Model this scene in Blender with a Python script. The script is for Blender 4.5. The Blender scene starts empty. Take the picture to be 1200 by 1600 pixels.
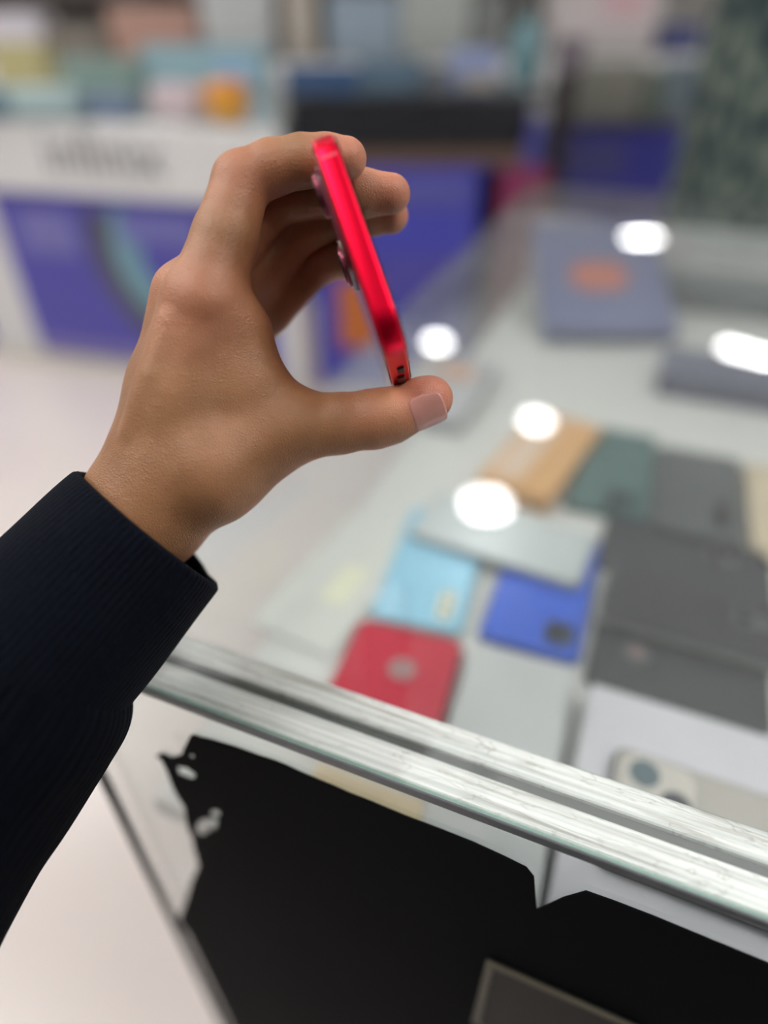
import bpy, bmesh, math, random
import numpy as np
from mathutils import Vector, Matrix

random.seed(7); np.random.seed(7)
scene = bpy.context.scene
C = scene.collection

# ------------------------------------------------------------------ camera
F = 1030.0                       # focal length in pixels of the 1200 x 1600 frame
CAM_H = 1.20
pitch, roll = math.radians(37.5), math.radians(0.5)
fwd = Vector((0, math.cos(pitch), -math.sin(pitch)))
rx = Vector((1, 0, 0)); dn = fwd.cross(rx)
cx = math.cos(roll)*rx + math.sin(roll)*dn
cd = -math.sin(roll)*rx + math.cos(roll)*dn
CAM = Vector((0, 0, CAM_H))
cam_data = bpy.data.cameras.new('camera')
cam = bpy.data.objects.new('camera', cam_data); C.objects.link(cam)
cam.matrix_world = Matrix(((cx.x, -cd.x, -fwd.x, CAM.x), (cx.y, -cd.y, -fwd.y, CAM.y),
                           (cx.z, -cd.z, -fwd.z, CAM.z), (0, 0, 0, 1)))
cam_data.sensor_fit = 'HORIZONTAL'; cam_data.sensor_width = 36
cam_data.lens = 36*F/1200
cam_data.clip_start = 0.01
cam_data.dof.use_dof = True
cam_data.dof.focus_distance = 0.246
cam_data.dof.aperture_fstop = 2.35
scene.camera = cam

# ------------------------------------------------------------------ world, exposure
world = bpy.data.worlds.new('world'); scene.world = world; world.use_nodes = True
world.node_tree.nodes['Background'].inputs[0].default_value = (0.95, 0.98, 1.0, 1)
world.node_tree.nodes['Background'].inputs[1].default_value = 0.25
vs = scene.view_settings
vs.view_transform = 'Standard'; vs.look = 'None'; vs.gamma = 1.0; vs.use_curve_mapping = False
vs.exposure = -0.12
FILL_PANEL_E = 10.3                    # unseen ceiling panels added for overhead light
SPOT_E = 45.0                    # small round downlights
RAIL_FILL_E = 1.7                     # unseen panels added so the rail reflects white

# ------------------------------------------------------------------ pixel helpers
def ray(px, py):
    return cx*((px-600)/F) + cd*((py-800)/F) + fwd
def U(px, py, z):                # point at optical depth z (metres)
    return CAM + ray(px, py)*z
def PH(px, py, h):               # point on the horizontal plane Z = h
    r = ray(px, py); return CAM + r*((h-CAM.z)/r.z)
def PV(px, py, p0, n):           # point on a plane
    r = ray(px, py); return CAM + r*((p0-CAM).dot(n)/r.dot(n))

# ------------------------------------------------------------------ materials
def new_mat(name):
    m = bpy.data.materials.new(name); m.use_nodes = True
    return m, m.node_tree.nodes, m.node_tree.links, m.node_tree.nodes['Principled BSDF']
def mat(name, col, rough=0.5, metal=0.0, var=0.12, scale=40, bump=0.0, bscale=200, spec=0.5, coat=0.0, emit=None, es=0):
    m, N, L, b = new_mat(name)
    tc = N.new('ShaderNodeTexCoord')
    no = N.new('ShaderNodeTexNoise'); no.inputs['Scale'].default_value = scale; no.inputs['Detail'].default_value = 4
    L.new(tc.outputs['Object'], no.inputs['Vector'])
    mx = N.new('ShaderNodeMix'); mx.data_type = 'RGBA'
    mx.inputs[6].default_value = (*[c*(1-var) for c in col], 1)
    mx.inputs[7].default_value = (*[min(1, c*(1+var)) for c in col], 1)
    L.new(no.outputs['Fac'], mx.inputs[0]); L.new(mx.outputs[2], b.inputs['Base Color'])
    b.inputs['Roughness'].default_value = rough; b.inputs['Metallic'].default_value = metal
    b.inputs['Specular IOR Level'].default_value = spec; b.inputs['Coat Weight'].default_value = coat
    if bump:
        nb = N.new('ShaderNodeTexNoise'); nb.inputs['Scale'].default_value = bscale; nb.inputs['Detail'].default_value = 5
        L.new(tc.outputs['Object'], nb.inputs['Vector'])
        bp = N.new('ShaderNodeBump'); bp.inputs['Strength'].default_value = bump; bp.inputs['Distance'].default_value = 0.001
        L.new(nb.outputs['Fac'], bp.inputs['Height']); L.new(bp.outputs['Normal'], b.inputs['Normal'])
    if emit:
        b.inputs['Emission Color'].default_value = (*emit, 1); b.inputs['Emission Strength'].default_value = es
    return m
def lin(r, g, b): 
    f = lambda c: (c/255/12.92) if c <= 10 else ((c/255+0.055)/1.055)**2.4
    return (f(r), f(g), f(b))
def glass_mat(name, tint, rough=0.0, ior=1.5, film=0.0):
    m, N, L, b = new_mat(name); N.remove(b)
    out = N['Material Output']
    tr = N.new('ShaderNodeBsdfTransparent'); tr.inputs[0].default_value = (*tint, 1)
    gl = N.new('ShaderNodeBsdfGlossy'); gl.inputs['Roughness'].default_value = rough
    fr = N.new('ShaderNodeFresnel')
    ge = N.new('ShaderNodeNewGeometry'); mr = N.new('ShaderNodeMapRange')     # same reflectance at both faces of the sheet
    mr.inputs['To Min'].default_value = ior; mr.inputs['To Max'].default_value = 1/ior
    L.new(ge.outputs['Backfacing'], mr.inputs['Value']); L.new(mr.outputs[0], fr.inputs[0])
    mx = N.new('ShaderNodeMixShader')
    L.new(fr.outputs[0], mx.inputs[0]); L.new(tr.outputs[0], mx.inputs[1]); L.new(gl.outputs[0], mx.inputs[2])
    last = mx
    if film:                      # fine dust and smears on the glass
        tc = N.new('ShaderNodeTexCoord'); no = N.new('ShaderNodeTexNoise')
        no.inputs['Scale'].default_value = 9; no.inputs['Detail'].default_value = 6
        L.new(tc.outputs['Object'], no.inputs['Vector'])
        mm = N.new('ShaderNodeMath'); mm.operation = 'MULTIPLY'; mm.inputs[1].default_value = film*2
        L.new(no.outputs['Fac'], mm.inputs[0])
        df = N.new('ShaderNodeBsdfDiffuse'); df.inputs[0].default_value = (0.8, 0.83, 0.82, 1)
        m2 = N.new('ShaderNodeMixShader'); L.new(mm.outputs[0], m2.inputs[0])
        L.new(mx.outputs[0], m2.inputs[1]); L.new(df.outputs[0], m2.inputs[2]); last = m2
    L.new(last.outputs[0], out.inputs[0])
    return m
def emit_mat(name, col, s):
    m, N, L, b = new_mat(name)
    b.inputs['Base Color'].default_value = (*col, 1)
    b.inputs['Emission Color'].default_value = (*col, 1); b.inputs['Emission Strength'].default_value = s
    return m

# ------------------------------------------------------------------ object helpers
def tag(o, label, cat, group=None):
    o['label'] = label; o['category'] = cat
    if group: o['group'] = group
    return o
def thing(name, label, cat, loc=(0, 0, 0), rz=0, group=None, mw=None):
    o = bpy.data.objects.new(name, None); C.objects.link(o); o.empty_display_size = 0.02
    if mw is not None: o.matrix_world = mw
    else: o.location = loc; o.rotation_euler = (0, 0, rz)
    return tag(o, label, cat, group)
def obj(name, me, m, parent=None, label=None, smooth=False):
    if isinstance(me, bmesh.types.BMesh):
        d = bpy.data.meshes.new(name); me.normal_update(); me.to_mesh(d); me.free(); me = d
    o = bpy.data.objects.new(name, me); C.objects.link(o)
    if m is not None and len(me.materials) == 0: me.materials.append(m)
    if parent is not None: o.parent = parent
    if label: o['label'] = label
    if smooth:
        for p in me.polygons: p.use_smooth = True
    return o
def struct(name, me, m, parent=None):
    o = obj(name, me, m, parent)
    if parent is None: o['kind'] = 'structure'
    return o
def bm_box(c, s, bev=0.0, seg=2, bm=None):
    nb = bmesh.new()
    r = bmesh.ops.create_cube(nb, size=1)
    bmesh.ops.scale(nb, vec=s, verts=nb.verts); bmesh.ops.translate(nb, vec=c, verts=nb.verts)
    if bev: bmesh.ops.bevel(nb, geom=list(nb.edges), offset=bev, segments=seg, affect='EDGES', profile=0.5)
    if bm is None: return nb
    t = bpy.data.meshes.new('t'); nb.to_mesh(t); nb.free(); bm.from_mesh(t); bpy.data.meshes.remove(t); return bm
def rr_pts(w, l, r, n=8):
    pts = []
    for (sx, sy, a0) in ((1, 1, 0), (-1, 1, 90), (-1, -1, 180), (1, -1, 270)):
        for i in range(n+1):
            a = math.radians(a0 + 90*i/n)
            pts.append((sx*(w/2-r)+r*math.cos(a), sy*(l/2-r)+r*math.sin(a)))
    return pts
def bm_slab(w, l, z0, z1, r, bev=0.0, cx_=0, cy_=0, n=8, seg=3):
    """rounded rectangle plate, w along x, l along y, soft rims"""
    bm = bmesh.new(); rings = []
    prof = []
    if bev > 0:
        for i in range(seg+1):
            a = math.pi/2*i/seg; prof.append((bev*(1-math.sin(a)), z0+bev*(1-math.cos(a))))
        for i in range(seg+1):
            a = math.pi/2*i/seg; prof.append((bev*(1-math.cos(a)), z1-bev*(1-math.sin(a))))
    else: prof = [(0, z0), (0, z1)]
    for ins, z in prof:
        rings.append([bm.verts.new((x+cx_, y+cy_, z)) for x, y in rr_pts(w-2*ins, l-2*ins, max(r-ins, 1e-4), n)])
    k = len(rings[0])
    for a, b in zip(rings, rings[1:]):
        for i in range(k): bm.faces.new((a[i], a[(i+1) % k], b[(i+1) % k], b[i]))
    bm.faces.new(rings[0][::-1]); bm.faces.new(rings[-1])
    return bm
def bm_disc(r, z0, z1, cx_=0, cy_=0, n=24, bev=0.0):
    return bm_slab(2*r, 2*r, z0, z1, r*0.9999, bev, cx_, cy_, n//4, 2)
def bm_lathe(prof, n=24):
    bm = bmesh.new(); rings = []
    for r, z in prof:
        rings.append([bm.verts.new((r*math.cos(2*math.pi*i/n), r*math.sin(2*math.pi*i/n), z)) for i in range(n)])
    for a, b in zip(rings, rings[1:]):
        for i in range(n): bm.faces.new((a[i], a[(i+1) % n], b[(i+1) % n], b[i]))
    bm.faces.new(rings[0][::-1]); bm.faces.new(rings[-1])
    return bm

# ------------------------------------------------------------------ shared materials
M = dict(
    floor=mat('floor_tile', lin(222, 212, 208), 0.25, 0, 0.03, 3),
    wall=mat('wall_paint', lin(205, 205, 203), 0.7, 0, 0.04, 4),
    ceil=mat('ceiling_paint', lin(236, 236, 234), 0.8, 0, 0.02, 4),
    glass=glass_mat('counter_glass', (0.972, 0.985, 0.98), 0.0, 1.5, 0.02),
    pane=glass_mat('front_glass', (0.97, 0.983, 0.977), 0.0, 1.5, 0.0),
    white=mat('white_laminate', lin(222, 222, 222), 0.45, 0, 0.03, 8),
    cream=mat('cream_board', lin(214, 212, 202), 0.5, 0, 0.04, 8),
    black=mat('black_laminate', lin(24, 25, 33), 0.4, 0, 0.1, 20),
    purple=mat('purple_print', lin(84, 80, 172), 0.45, 0, 0.10, 6),
    blue=mat('blue_print', lin(72, 74, 180), 0.45, 0, 0.10, 6),
    lens=mat('lens_glass', (0.01, 0.011, 0.014), 0.08, 0, 0.1, 50),
    steel=mat('steel_ring', lin(170, 172, 176), 0.3, 0.8, 0.05, 50),
    fill_panel_light=emit_mat('fill_panel', (1.0, 0.985, 0.96), FILL_PANEL_E),
    rail_fill_light=emit_mat('rail_fill', (1.0, 0.99, 0.97), RAIL_FILL_E),
    spot_light=emit_mat('led_spot', (1.0, 0.99, 0.975), SPOT_E),
)

# ------------------------------------------------------------------ the room
CEIL = 2.75
struct('floor', bm_box((0, 4, -0.05), (14, 14, 0.1)), M['floor'])
struct('ceiling', bm_box((0, 4, CEIL+0.05), (14, 14, 0.1)), M['ceil'])
struct('wall_back', bm_box((0, 10.05, CEIL/2), (14, 0.1, CEIL)), M['wall'])
struct('wall_left', bm_box((-6.05, 4, CEIL/2), (0.1, 12, CEIL)), M['wall'])
struct('wall_right', bm_box((6.05, 4, CEIL/2), (0.1, 12, CEIL)), M['wall'])

# ------------------------------------------------------------------ glass display counter
A = math.radians(22.5)
u = Vector((math.cos(A), -math.sin(A), 0)); v = Vector((math.sin(A), math.cos(A), 0))
TOP = 0.965; SHELF = 0.81; GT = 0.0042
K = PH(61.5, 1011, TOP)
def loc(p):
    d = p-K; return d.dot(u), d.dot(v)
DEPTH = loc(PH(825, 287, TOP))[1]
RAIL = loc(PH(560, 1073, TOP))[1]; G0 = loc(PH(560, 1115, TOP))[1]; G1 = loc(PH(560, 1132, TOP))[1]
print('counter depth', DEPTH, 'rail', RAIL, G0, G1, 'K', K)
LEN = 2.0
counter = thing('display_counter', 'glass topped display counter with silver rail and black filmed front pane', 'counter',
                (K.x, K.y, 0), -A)
obj('top_glass', bm_box((LEN/2, DEPTH/2, TOP-GT/2), (LEN, DEPTH, GT), 0.0008, 1), M['glass'], counter, 'clear glass counter top')
obj('front_pane', bm_box((LEN/2, 0.003, 0.5385), (LEN, 0.005, 0.837), 0.0005, 1), M['pane'], counter, 'clear glass front pane')
obj('side_pane', bm_box((0.003, DEPTH/2, 0.5385), (0.005, DEPTH-0.02, 0.837), 0.0005, 1), M['pane'], counter)
obj('plinth', bm_box((LEN/2, DEPTH/2, 0.06), (LEN, DEPTH, 0.118), 0.003, 1), M['white'], counter)
obj('shelf', bm_box((LEN/2, DEPTH/2+0.006, SHELF-0.009), (LEN-0.016, DEPTH-0.022, 0.018), 0.001, 1),
    mat('shelf_board', lin(203, 205, 203), 0.5, 0, 0.04, 6), counter, 'pale shelf board')
obj('back_panel', bm_box((LEN/2, DEPTH-0.008, 0.52), (LEN-0.02, 0.012, 0.8), 0.001, 1), M['white'], counter)
obj('edge_seal', bm_box((0.0015, -0.0008, 0.5385), (0.0065, 0.0026, 0.837), 0.0005, 1),
    mat('dark_seal', lin(20, 22, 22), 0.6, spec=0.1), counter, 'dark seal down the pane edge')
# dark ground edge of the top glass
obj('glass_edge', bm_box((LEN/2, -0.0006, TOP-GT/2-0.0002), (LEN, 0.0012, GT+0.0006), 0.0003, 1),
    mat('ground_edge', lin(104, 108, 112), 0.35, 0.2, 0.2, 300), counter, 'grey ground glass edge')
# silver rail under the glass
def rail_mat():
    m, N, L, b = new_mat('silver_rail')
    tc = N.new('ShaderNodeTexCoord')
    mp = N.new('ShaderNodeMapping'); mp.inputs['Scale'].default_value = (1.2, 90, 1)
    L.new(tc.outputs['Object'], mp.inputs['Vector'])
    n1 = N.new('ShaderNodeTexNoise'); n1.inputs['Scale'].default_value = 6; n1.inputs['Detail'].default_value = 8
    L.new(mp.outputs[0], n1.inputs['Vector'])
    mp2 = N.new('ShaderNodeMapping'); mp2.inputs['Scale'].default_value = (14, 60, 1)
    L.new(tc.outputs['Object'], mp2.inputs['Vector'])
    n2 = N.new('ShaderNodeTexNoise'); n2.inputs['Scale'].default_value = 2.2; n2.inputs['Detail'].default_value = 3
    n2.inputs['Distortion'].default_value = 1.2
    L.new(mp2.outputs[0], n2.inputs['Vector'])
    # thin wavy outlines of dried glue
    r2 = N.new('ShaderNodeValToRGB'); e = r2.color_ramp.elements
    e[0].position = 0.485; e[0].color = (1, 1, 1, 1); e[1].position = 0.515; e[1].color = (1, 1, 1, 1)
    k = e.new(0.5); k.color = (0.72, 0.71, 0.69, 1)
    L.new(n2.outputs['Fac'], r2.inputs[0])
    r1 = N.new('ShaderNodeValToRGB'); e = r1.color_ramp.elements
    e[0].position = 0.3; e[0].color = (*lin(208, 212, 211), 1); e[1].position = 0.6; e[1].color = (*lin(250, 251, 250), 1)
    L.new(n1.outputs['Fac'], r1.inputs[0])
    mx = N.new('ShaderNodeMix'); mx.data_type = 'RGBA'; mx.blend_type = 'MULTIPLY'; mx.inputs[0].default_value = 1
    L.new(r1.outputs[0], mx.inputs[6]); L.new(r2.outputs[0], mx.inputs[7])
    mp3 = N.new('ShaderNodeMapping'); mp3.inputs['Scale'].default_value = (5, 110, 1)      # brownish dried smears along the rail
    L.new(tc.outputs['Object'], mp3.inputs['Vector'])
    n3 = N.new('ShaderNodeTexNoise'); n3.inputs['Scale'].default_value = 3; n3.inputs['Detail'].default_value = 7; n3.inputs['Distortion'].default_value = 0.8
    L.new(mp3.outputs[0], n3.inputs['Vector'])
    r3 = N.new('ShaderNodeValToRGB'); e = r3.color_ramp.elements
    e[0].position = 0.52; e[0].color = (1, 1, 1, 1); e[1].position = 0.70; e[1].color = (0.50, 0.47, 0.43, 1)
    L.new(n3.outputs['Fac'], r3.inputs[0])
    m3 = N.new('ShaderNodeMix'); m3.data_type = 'RGBA'; m3.blend_type = 'MULTIPLY'; m3.inputs[0].default_value = 0.8
    L.new(mx.outputs[2], m3.inputs[6]); L.new(r3.outputs[0], m3.inputs[7])
    L.new(m3.outputs[2], b.inputs['Base Color'])
    b.inputs['Metallic'].default_value = 0.2; b.inputs['Roughness'].default_value = 0.32
    bp = N.new('ShaderNodeBump'); bp.inputs['Strength'].default_value = 0.25; bp.inputs['Distance'].default_value = 0.0006
    L.new(n1.outputs['Fac'], bp.inputs['Height']); L.new(bp.outputs[0], b.inputs['Normal'])
    return m
RM = rail_mat()
zr = TOP-GT-0.0022
obj('rail_strip', bm_box((LEN/2, (RAIL+G0)/2, zr), (LEN-0.012, RAIL-G0, 0.0036), 0.0006, 1), RM, counter, 'silver rail strip on the inner side')
obj('rail_strip', bm_box((LEN/2, (G1+0.004)/2, zr), (LEN-0.012, G1-0.004, 0.0036), 0.0006, 1), RM, counter, 'silver rail strip along the front edge')
obj('rail_groove', bm_box((LEN/2, (G0+G1)/2, zr-0.0014), (LEN-0.012, G0-G1, 0.0016), 0.0003, 1),
    mat('groove_grey', lin(66, 72, 72), 0.5, 0.0, 0.25, 40), counter, 'grey groove between the rail strips')
# green tint of the glass edge seen from above
obj('green_edge', bm_box((LEN/2, 0.0026, TOP-GT-0.0006), (LEN-0.004, 0.0022, 0.001), 0.0002, 1),
    mat('green_edge_glass', lin(128, 158, 148), 0.25, 0.0, 0.5, 9), counter, 'green glass edge line')

# black film stuck on the front pane, ragged on the left and top
fp0 = K - v*0.001
def FL(px, py):
    p = PV(px, py, fp0, v); return ((p-K).dot(u), p.z)
outline = [(278, 1440), (290, 1408), (298, 1380), (311, 1352), (307, 1338), (301, 1312), (292, 1290), (288, 1262),
           (272, 1236), (262, 1210), (256, 1196), (243, 1182), (252, 1178), (266, 1184), (284, 1180), (290, 1164), (297, 1150),
           (312, 1153), (340, 1160), (378, 1172), (430, 1190), (470, 1208), (520, 1229), (575, 1252), (630, 1275),
           (690, 1298), (740, 1318), (790, 1341), (822, 1357), (834, 1372), (836, 1398), (838, 1422), (856, 1415), (880, 1404),
           (915, 1394), (960, 1410), (1020, 1433), (1100, 1466), (1200, 1507), (1320, 1556)]
pts = []
for a, b in zip(outline, outline[1:]+[outline[-1]]):
    pts.append(FL(*a))
    if a != b and a[0] < 560:
        pts.append(FL((a[0]+b[0])/2+random.uniform(-2, 2), (a[1]+b[1])/2+random.uniform(-2, 2)))
sl = pts[0]
pts += [(LEN-0.02, pts[-1][1]-0.0), (LEN-0.02, 0.13), (0.012, 0.13), (0.012, sl[1]-0.02)]
cu = bpy.data.curves.new('film', 'CURVE'); cu.dimensions = '2D'; cu.fill_mode = 'BOTH'; cu.extrude = 0.0004
def spline(ps):
    s = cu.splines.new('POLY'); s.points.add(len(ps)-1); s.use_cyclic_u = True
    for q, (x, y) in zip(s.points, ps): q.co = (x, y, 0, 1)
spline(pts)
def hole(px, py, rx_, ry_, tilt=0.4):
    ps = []
    for i in range(12):
        a = 2*math.pi*i/12; k = random.uniform(0.7, 1.15)
        x = rx_*k*math.cos(a); y = ry_*k*math.sin(a)
        ps.append(FL(px+x*math.cos(tilt)-y*math.sin(tilt), py+x*math.sin(tilt)+y*math.cos(tilt)))
    spline(ps)
hole(290, 1207, 17, 8); hole(322, 1292, 20, 12, -0.5); hole(300, 1182, 5, 3); hole(336, 1272, 9, 6)
co = bpy.data.objects.new('film', cu); C.objects.link(co)
dg = bpy.context.evaluated_depsgraph_get()
me = bpy.data.meshes.new_from_object(co.evaluated_get(dg))
bpy.data.objects.remove(co)
me.materials.clear()
me.transform(Matrix(((1, 0, 0, 0), (0, 0, -1, -0.0006), (0, 1, 0, 0), (0, 0, 0, 1))))
obj('black_film', me, mat('black_film', lin(15, 16, 19), 0.75, 0, 0.35, 9, spec=0.05), counter, 'black film with torn left edge on the front pane')

# bordered panel painted in place of a reflection in the dark front
def quad_on_front(p0, p1, h, name, label):
    a = PV(*p0, K, v); b = PV(*p1, K, v)
    sa, sb = (a-K).dot(u), (b-K).dot(u); zt = (a.z+b.z)/2; w = sb-sa
    t = thing(name, label, 'card', K+u*((sa+sb)/2)-v*0.0012+Vector((0, 0, zt-h-K.z)), -A)
    obj('backing', bm_box((0, -0.0006, h/2), (w, 0.001, h), 0.0003, 1), mat('reflection_brown', lin(44, 40, 38), 0.6, 0, 0.5, 90), t)
    fm = mat('reflection_border', lin(96, 90, 72), 0.4)
    for (c, s) in (((0, -0.0016, h-0.002), (w, 0.001, 0.004)), ((0, -0.0016, 0.002), (w, 0.001, 0.004)),
                   ((-w/2+0.002, -0.0016, h/2), (0.004, 0.001, h-0.008)), ((w/2-0.002, -0.0016, h/2), (0.004, 0.001, h-0.008))):
        obj('border', bm_box(c, s, 0.0002, 1), fm, t)
    return t
quad_on_front((760, 1500), (1010, 1590), 0.09, 'painted_reflection', 'painted reflection of a tan bordered frame on the black counter front')

# ------------------------------------------------------------------ phones and boxes inside the counter
def place(A2, B2, h, length, toward):
    """edge A->B in pixels on plane h (left to right); extends away (+) or toward the viewer (-). Returns centre, rz, width"""
    a = PH(*A2, h); b = PH(*B2, h); d = b-a; w = d.length; d.normalize()
    n = Vector((-d.y, d.x, 0))
    if toward: length = min(length, (min((a-K).dot(v), (b-K).dot(v))-0.012)/n.dot(v))    # keep clear of the front pane
    c = (a+b)/2 + n*(length/2)*(-1 if toward else 1)
    return c, math.atan2(d.y, d.x), w, length
CM = {}
def cmat(col, rough=0.3, metal=0.1, var=0.06):
    k = (col, rough, metal)
    if k not in CM: CM[k] = mat('finish_%d_%d_%d' % col, lin(*col), rough, metal, var, 30)
    return CM[k]
def flat_phone(label, edge, length, toward, col, cam=None, frame=None, base=SHELF, t=0.008, wmax=None, logo=None, name='smartphone', cat='phone', group='phones lying in the glass counter'):
    c, rz, w, length = place(*edge, base+t, length, toward)
    if wmax: w = wmax
    c.z = base
    o = thing(name, label, cat, c, rz, group)
    obj('body', bm_slab(w, length, 0, t*0.9, min(w, length)*0.11, 0.002), cmat(frame or tuple(int(k*0.8) for k in col), 0.3, 0.5), o, smooth=False)
    obj('back_panel', bm_slab(w-0.004, length-0.004, t*0.86, t, min(w, length)*0.1, 0.0008), cmat(col, 0.25, 0.1), o)
    if cam:
        kind, x, y, s, cc = cam
        if kind == 'square':
            m_ = obj('camera_module', bm_slab(s, s*1.1, t, t+0.0016, s*0.25, 0.0006, x, y), cmat(cc, 0.3, 0.1), o)
            for (i, j) in ((-1, -1), (1, 1), (-1, 1)):
                obj('lens', bm_disc(s*0.17, t+0.0015, t+0.0028, x+i*s*0.23, y+j*s*0.25, 20), M['lens'], m_)
        elif kind == 'round':
            m_ = obj('camera_module', bm_disc(s/2, t, t+0.0016, x, y, 32, 0.0005), cmat(cc, 0.3, 0.3), o)
            obj('lens', bm_disc(s*0.22, t+0.0015, t+0.0022, x, y, 20), cmat((150, 120, 122), 0.3, 0.3), m_)
        elif kind == 'pill':
            m_ = obj('camera_module', bm_slab(s*0.5, s*1.3, t, t+0.0016, s*0.24, 0.0006, x, y), cmat(cc, 0.3, 0.1), o)
            for j in (-1, 0, 1):
                obj('lens', bm_disc(s*(0.17 if cc[0] < 150 else 0.1), t+0.0015, t+0.0026, x, y+j*s*0.4, 20), M['lens'] if cc[0] < 150 else cmat((120, 136, 126), 0.2, 0.1), m_)
    return o, w
def carton(name, label, base_c, size, rz, col, lid=None, prints=(), cat='box', group=None):
    """retail box: tray, lid proud of it by a hair, printed panels on top/front"""
    sx, sy, sz = size
    o = thing(name, label, cat, base_c, rz, group)
    obj('tray', bm_box((0, 0, sz*0.2), (sx*0.985, sy*0.985, sz*0.4), min(size)*0.03, 1), cmat(tuple(int(k*0.93) for k in col), 0.5, 0.0), o)
    obj('lid', bm_box((0, 0, sz*0.65), (sx, sy, sz*0.7), min(size)*0.04, 2), cmat(lid or col, 0.45, 0.0), o)
    for p in prints:
        side, x, y, w, h, pc = p
        if side == 'top': obj('print', bm_box((x*sx, y*sy, sz+0.0003), (w*sx, h*sy, 0.0012), 0.0003, 1), cmat(pc, 0.4, 0.0), o)
        else: obj('print', bm_box((x*sx, -sy/2-0.0003, y*sz), (w*sx, 0.0012, h*sz), 0.0003, 1), cmat(pc, 0.4, 0.0), o)
    return o

# front row
flat_phone('red phone with a grey ring at its centre lying on the shelf', ((562, 963), (727, 1000)), 0.118, True, (196, 30, 62),
           ('round', 0.004, 0.018, 0.019, (176, 150, 152)))
flat_phone('light sky blue phone beside the blue one, half under the silver phone', ((574, 962), (722, 992)), 0.15, False, (150, 205, 232),
           ('pill', 0.020, -0.048, 0.026, (226, 226, 206)), frame=(170, 205, 210))
flat_phone('royal blue phone with a dark square camera lying on the shelf', ((745, 992), (906, 1036)), 0.15, False, (52, 98, 212),
           ('square', 0.020, -0.052, 0.022, (52, 66, 84)))
flat_phone('silver grey phone lying across the two blue phones', ((636, 833), (905, 917)), 0.074, False, (190, 198, 200),
           base=SHELF+0.0082)
c, rz, w, l_ = place((740, 1004), (893, 1041), SHELF+0.022, 0.185, True); c.z = SHELF
carton('phone_box', 'plain pale grey retail box beside the red phone', c, (w, l_, 0.022), rz, (196, 200, 202), group='retail boxes in the glass counter')
c, rz, w, l_ = place((926, 1067), (1330, 1190), SHELF+0.024, 0.19, True); c.z = SHELF
carton('tablet_box', 'wide white retail box under the beige phone', c, (w, l_, 0.024), rz, (206, 206, 214), group='retail boxes in the glass counter')
o, w = flat_phone('beige phone with dark rim and big lenses lying on the white box', ((962, 1160), (1330, 1283)), 0.076, True, (186, 182, 176),
           frame=(92, 94, 98), base=SHELF+0.0245)
m_ = obj('camera_module', bm_slab(0.040, 0.04, 0.008, 0.0096, 0.010, 0.0006, -w/2+0.026, 0.014), cmat((205, 201, 194), 0.3, 0.1), o)
obj('lens', bm_disc(0.0085, 0.0095, 0.0108, -w/2+0.018, 0.022, 24), cmat((92, 112, 122), 0.2, 0.1), m_)
obj('lens', bm_disc(0.0085, 0.0095, 0.0108, -w/2+0.036, 0.008, 24), cmat((70, 74, 84), 0.2, 0.1), m_)
# cream box right at the front pane
cs0 = (PV(432, 1190, K+v*0.016, v)-K).dot(u); cs1 = (PV(628, 1265, K+v*0.016, v)-K).dot(u)
print('cream', cs0, cs1)
carton('phone_box', 'cream retail box standing close behind the front pane', K+u*(cs0+cs1)/2+v*0.034+Vector((0, 0, SHELF-K.z)), (cs1-cs0, 0.036, 0.05), -A, (226, 210, 176), group='retail boxes in the glass counter')
# dark phones on the right
flat_phone('black phone with a round camera beside the wide white box', ((912, 1062), (1210, 1152)), 0.077, False, (62, 66, 70),
           ('round', -0.03, 0.0, 0.020, (96, 100, 104)))
flat_phone('black phone resting on top of the two dark phones beside it', ((932, 966), (1222, 1048)), 0.074, False, (58, 60, 65),
           ('square', 0.045, 0.01, 0.026, (84, 86, 92)), frame=(120, 124, 126), base=SHELF+0.0102)
flat_phone('charcoal phone with faint square camera beside the silver phone', ((930, 880), (1212, 950)), 0.074, False, (64, 66, 72),
           ('square', 0.03, 0.012, 0.024, (86, 86, 92)))
flat_phone('dark teal phone lying between tan box and grey phone', ((880, 787), (1012, 815)), 0.165, False, (84, 112, 112),
           ('square', 0.012, -0.06, 0.03, (64, 84, 86)))
flat_phone('dark grey phone lying between teal phone and cream phone', ((1010, 832), (1168, 866)), 0.165, False, (84, 90, 92),
           ('pill', 0.022, -0.03, 0.03, (62, 64, 70)))
flat_phone('cream phone beside the dark grey phone', ((1176, 872), (1330, 905)), 0.165, False, (206, 192, 168))
c, rz, w, l_ = place((745, 745), (858, 782), SHELF+0.02, 0.16, False); c.z = SHELF
carton('phone_box', 'tan cardboard coloured retail box lying behind the silver phone', c, (w, 0.16, 0.02), rz, (206, 160, 108),
       prints=[('top', -0.2, 0.0, 0.4, 0.8, (214, 190, 170))], group='retail boxes in the glass counter')
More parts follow.
